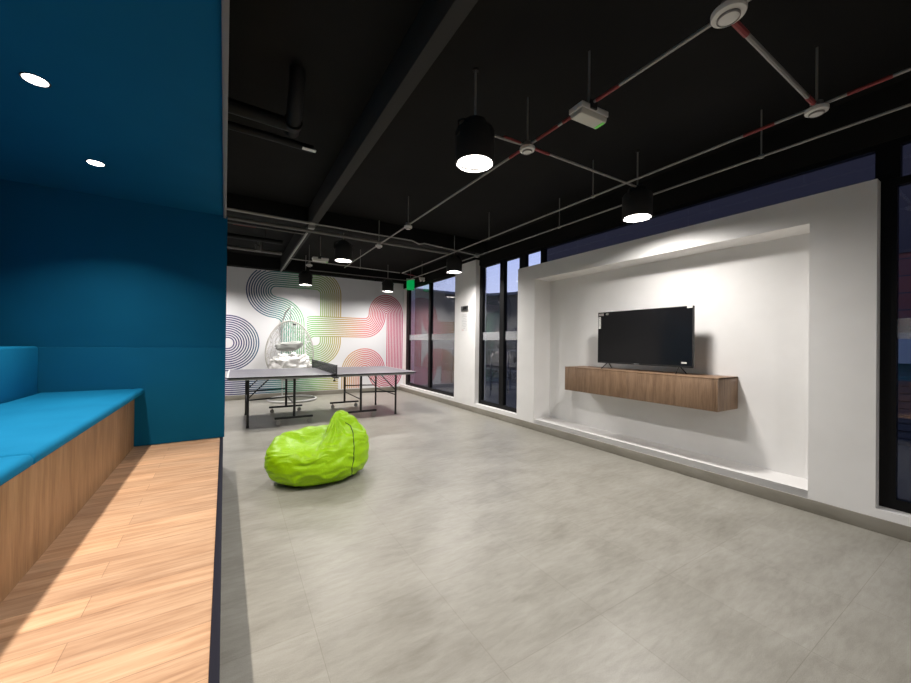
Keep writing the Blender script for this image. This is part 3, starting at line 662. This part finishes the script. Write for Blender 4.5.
# ------------------------------------------------------------ lime bean bag
FW = Vector((math.sin(yaw), math.cos(yaw), 0))
bag = thing('bean_bag', 'lime green leatherette bean bag slumped on the grey tile floor', 'bean bag', (.700,3.565,0), -yaw)
def bagmesh():
    b = MB(); nu, nv = 240, 150; rows = []
    def sg(v, p): return math.copysign(abs(v)**p, v)
    for j in range(nv+1):
        ph = -PI/2 + PI*j/nv; row = []
        for i in range(nu):
            th = 2*PI*i/nu
            cx, sx = math.cos(th), math.sin(th); c, s = math.cos(ph), math.sin(ph)
            ex = .55 if s < 0 else .52
            hx = sg(c, ex)*cx; hy = sg(c, ex)*sx; hz = sg(s, .60)
            x = .432*hx; y = .38*hy; top = .450; z = .20 + (top-.20 if hz > 0 else .20)*hz
            if hz > 0:
                w = hz; k = min(1, max(0, (-y+.04)/.36))
                z -= .105*w*k                                             # the front lip lies lower than the back rim
                z -= .065*w*math.exp(-((x+.12)/.17)**2-((y+.06)/.15)**2)   # seat hollow
                dx = x-.135; z += .150*w*math.exp(-(abs(dx)/(.055 if dx < 0 else .13))**(4 if dx < 0 else 2)-((y-.02)/.22)**2)
                dx = x-.30; z += .070*w*math.exp(-(dx/.14)**2-((y+.0)/.30)**2)
                pass
            if z < .16:
                k = (.16-z)/.16; x *= 1-.11*k*k; y *= 1-.04*k*k
            y += .20*x
            p = Vector((x, y, z))
            # wrinkles: stretched horizontal folds plus folds converging on the peak
            n1 = noise.noise(Vector((p.x*2.6+3, p.y*2.6, p.z*15+1.7*noise.noise(p*5))))
            n2 = noise.noise(Vector((p.x*9, p.y*9, p.z*11+4)))
            ang = math.atan2(p.z-.58, p.x-.15)
            n3 = math.sin(ang*17+5*noise.noise(p*4))*math.exp(-((p-Vector((.16,-.05,.48))).length/.20)**2)
            n4 = math.sin(ang*8+p.y*9)*math.exp(-((p-Vector((-.3,-.12,.36))).length/.18)**2)
            amp = .015*n1 + .008*n2 + .013*n3 + .013*n4
            amp -= .014*abs(noise.noise(Vector((p.x*3.5-7, p.y*3.5, p.z*9))))
            amp += .0075*noise.noise(Vector((p.x*6+9, p.y*6, p.z*34+3*noise.noise(p*6)))) - .010*abs(noise.noise(Vector((p.x*5+2, p.y*5, p.z*20+2*noise.noise(p*4+Vector((4,0,0)))))))
            nrm = Vector((hx, hy, hz*.8)).normalized()
            p += nrm*amp*min(1, max(0,z)/.05)
            p.z = max(.0, p.z-.006)
            row.append(p)
        rows.append(row)
    v0 = b.bm.verts.new(rows[0][0]); v1 = b.bm.verts.new(rows[-1][0])
    R_ = [[b.bm.verts.new(p) for p in row] for row in rows[1:-1]]
    for a, c in zip(R_, R_[1:]):
        for i in range(nu):
            f = b.bm.faces.new((a[i], a[(i+1)%nu], c[(i+1)%nu], c[i])); f.smooth = True
    for i in range(nu):
        f = b.bm.faces.new((v0, R_[0][(i+1)%nu], R_[0][i])); f.smooth = True
        f = b.bm.faces.new((R_[-1][i], R_[-1][(i+1)%nu], v1)); f.smooth = True
    for _ in range(1): bmesh.ops.smooth_vert(b.bm, verts=b.bm.verts, factor=.3, use_axis_x=True, use_axis_y=True, use_axis_z=True)
    return b
bb = bagmesh(); tree = BVHTree.FromBMesh(bb.bm)
cover = bb.build('cover', M['bag'], bag, smooth_angle=180)
path = [(.24,.51),(.285,.47),(.315,.43),(.335,.36),(.35,.28),(.352,.20),(.345,.13),(.335,.07),(.325,.03),(.32,.012)]
def dens(P_, n=8):
    o = []
    for (a, b_), (c, d) in zip(P_, P_[1:]):
        for k in range(n): o.append((a+(c-a)*k/n, b_+(d-b_)*k/n))
    return o+[P_[-1]]
sp = []
for x, z in dens(path):
    h = tree.ray_cast(Vector((x,-2,z+.35)), Vector((0,1,-.175)).normalized())
    if h[0] is not None: sp.append(h[0]+h[1]*.001)
sm = [sum((sp[max(0,min(len(sp)-1,i+k))] for k in (-2,-1,0,1,2)), Vector())/5 for i in range(len(sp))]
sm = [p for p in sm if p.z > .008]
MB().tube(sm, .0045, 8).build('piping', M['piping'], bag)
bp = []
for k in range(72):
    a = 2*PI*k/72; h = tree.ray_cast(Vector((1.2*math.cos(a),1.2*math.sin(a),.022)), Vector((-math.cos(a),-math.sin(a),0)))
    if h[0] is not None: bp.append(h[0])
MB().tube(bp, .004, 6, closed=True).build('base_piping', M['piping'], bag)

# ------------------------------------------------------------ egg chair
t = thing('egg_chair', 'white wicker hanging egg chair on a ring stand before the mural', 'chair', (1.09,8.52,0))
ring = [(.47*math.cos(2*PI*k/56), .47*math.sin(2*PI*k/56), .024) for k in range(56)]
MB().tube(ring, .022, 10, closed=True).build('base_ring', M['white_metal'], t)
MB().tube([(-.155,.44,.03),(-.165,.45,.9),(-.165,.45,1.55),(-.15,.42,1.75),(-.12,.34,1.90),(-.05,.18,1.99),(-.02,.02,2.0),(-.06,0,1.97)], .014, 12).build('stand_pole', M['white_metal'], t)
ch = MB()
for k in range(6): 
    z = 1.73+.035*k
    ch.tube([(-.06+.012*math.cos(a), 0 if k%2 else .012*math.cos(a)*0, z+.022*math.sin(a)) if k%2 else (-.06, .012*math.cos(a), z+.022*math.sin(a)) for a in [2*PI*q/10 for q in range(10)]], .004, 5, closed=True)
ch.build('chain', M['dim_conduit'], t)
EC = Vector((-.06,.02,1.06)); ERX, ERY, ERZ = .475, .40, .645
def egg(th, ph):
    z = math.sin(ph); w = 1 - .10*z
    return Vector((EC.x+ERX*w*math.cos(ph)*math.sin(th), EC.y+ERY*w*math.cos(ph)*math.cos(th), EC.z+ERZ*z))
# opening faces the camera: shell covers th in [-118..118] degrees from the back
OP = R(100); b = MB()
for i in range(-9, 10):
    th = OP*i/9; b.tube([egg(th+.06*math.sin(j*1.1+i), -PI/2+.06+(PI-.12)*j/30) for j in range(31)], .0045, 5)
for j in range(1, 17):
    ph = -PI/2+PI*j/17; b.tube([egg(-OP+2*OP*i/26, ph+.05*math.sin(i*1.3+j*2)) for i in range(27)], .0045, 5)
for q in range(46):
    th0 = random.uniform(-OP, OP); ph0 = random.uniform(-1.2, 1.2); dx = random.uniform(-.8,.8); dy = random.uniform(-.6,.6)
    b.tube([egg(max(-OP,min(OP,th0+dx*k/8)), max(-1.45,min(1.45,ph0+dy*k/8))) for k in range(9)], .0045, 5)
b.build('wicker_basket', M['wicker'], t)
rim = [egg(OP, -PI/2+.01+(PI-.02)*j/40) for j in range(41)] + [egg(-OP, PI/2-.01-(PI-.02)*j/40) for j in range(41)]
MB().tube(rim, .010, 10, closed=True).build('rim', M['wicker'], t)
MB().box(-.035,.03,-.20,-.17,1.60,1.635).build('hook_cap', M['panel_grey'], t, bevel=.01)
def blob(rx, ry, rz, amp, seed, bend=0, n=40):
    b = MB(); rows = []
    for j in range(n+1):
        ph = -PI/2+PI*j/n; row = []
        for i in range(n*2):
            th = PI*i/n; d = Vector((math.cos(ph)*math.cos(th), math.cos(ph)*math.sin(th), math.sin(ph)))
            e = Vector([math.copysign(abs(q)**.8, q) for q in d]); k = 1+amp*noise.noise(e*2.2+Vector((seed,0,0)))+amp*.6*noise.noise(e*5.5+Vector((seed,3,0)))+amp*.35*noise.noise(e*12+Vector((seed,5,0)))
            p = Vector((e.x*rx*k, e.y*ry*k, e.z*rz*k)); p.z += bend*p.x*p.x; row.append(p)
        rows.append(row)
    v0 = b.bm.verts.new(rows[0][0]); v1 = b.bm.verts.new(rows[-1][0]); Q = [[b.bm.verts.new(p) for p in r] for r in rows[1:-1]]; m_ = n*2
    for a, c in zip(Q, Q[1:]):
        for i in range(m_): f = b.bm.faces.new((a[i], a[(i+1)%m_], c[(i+1)%m_], c[i])); f.smooth = True
    for i in range(m_):
        f = b.bm.faces.new((v0, Q[0][(i+1)%m_], Q[0][i])); f.smooth = True
        f = b.bm.faces.new((Q[-1][i], Q[-1][(i+1)%m_], v1)); f.smooth = True
    return b
o = blob(.37,.27,.22,.32,2,.3).build('seat_cushion', M['white_cloth'], smooth_angle=180); o.location = (1.04,8.52,.74)
tag(o, 'puffy white cushion filling the bottom of the egg chair', 'cushion')
o = blob(.26,.075,.10,.12,7,.35).build('neck_pillow', M['grey_cloth'], smooth_angle=180); o.location = (1.00,8.40,1.15); o.rotation_euler = (0,R(-7),0)
tag(o, 'pale grey roll pillow lying across the white egg chair cushion', 'pillow')
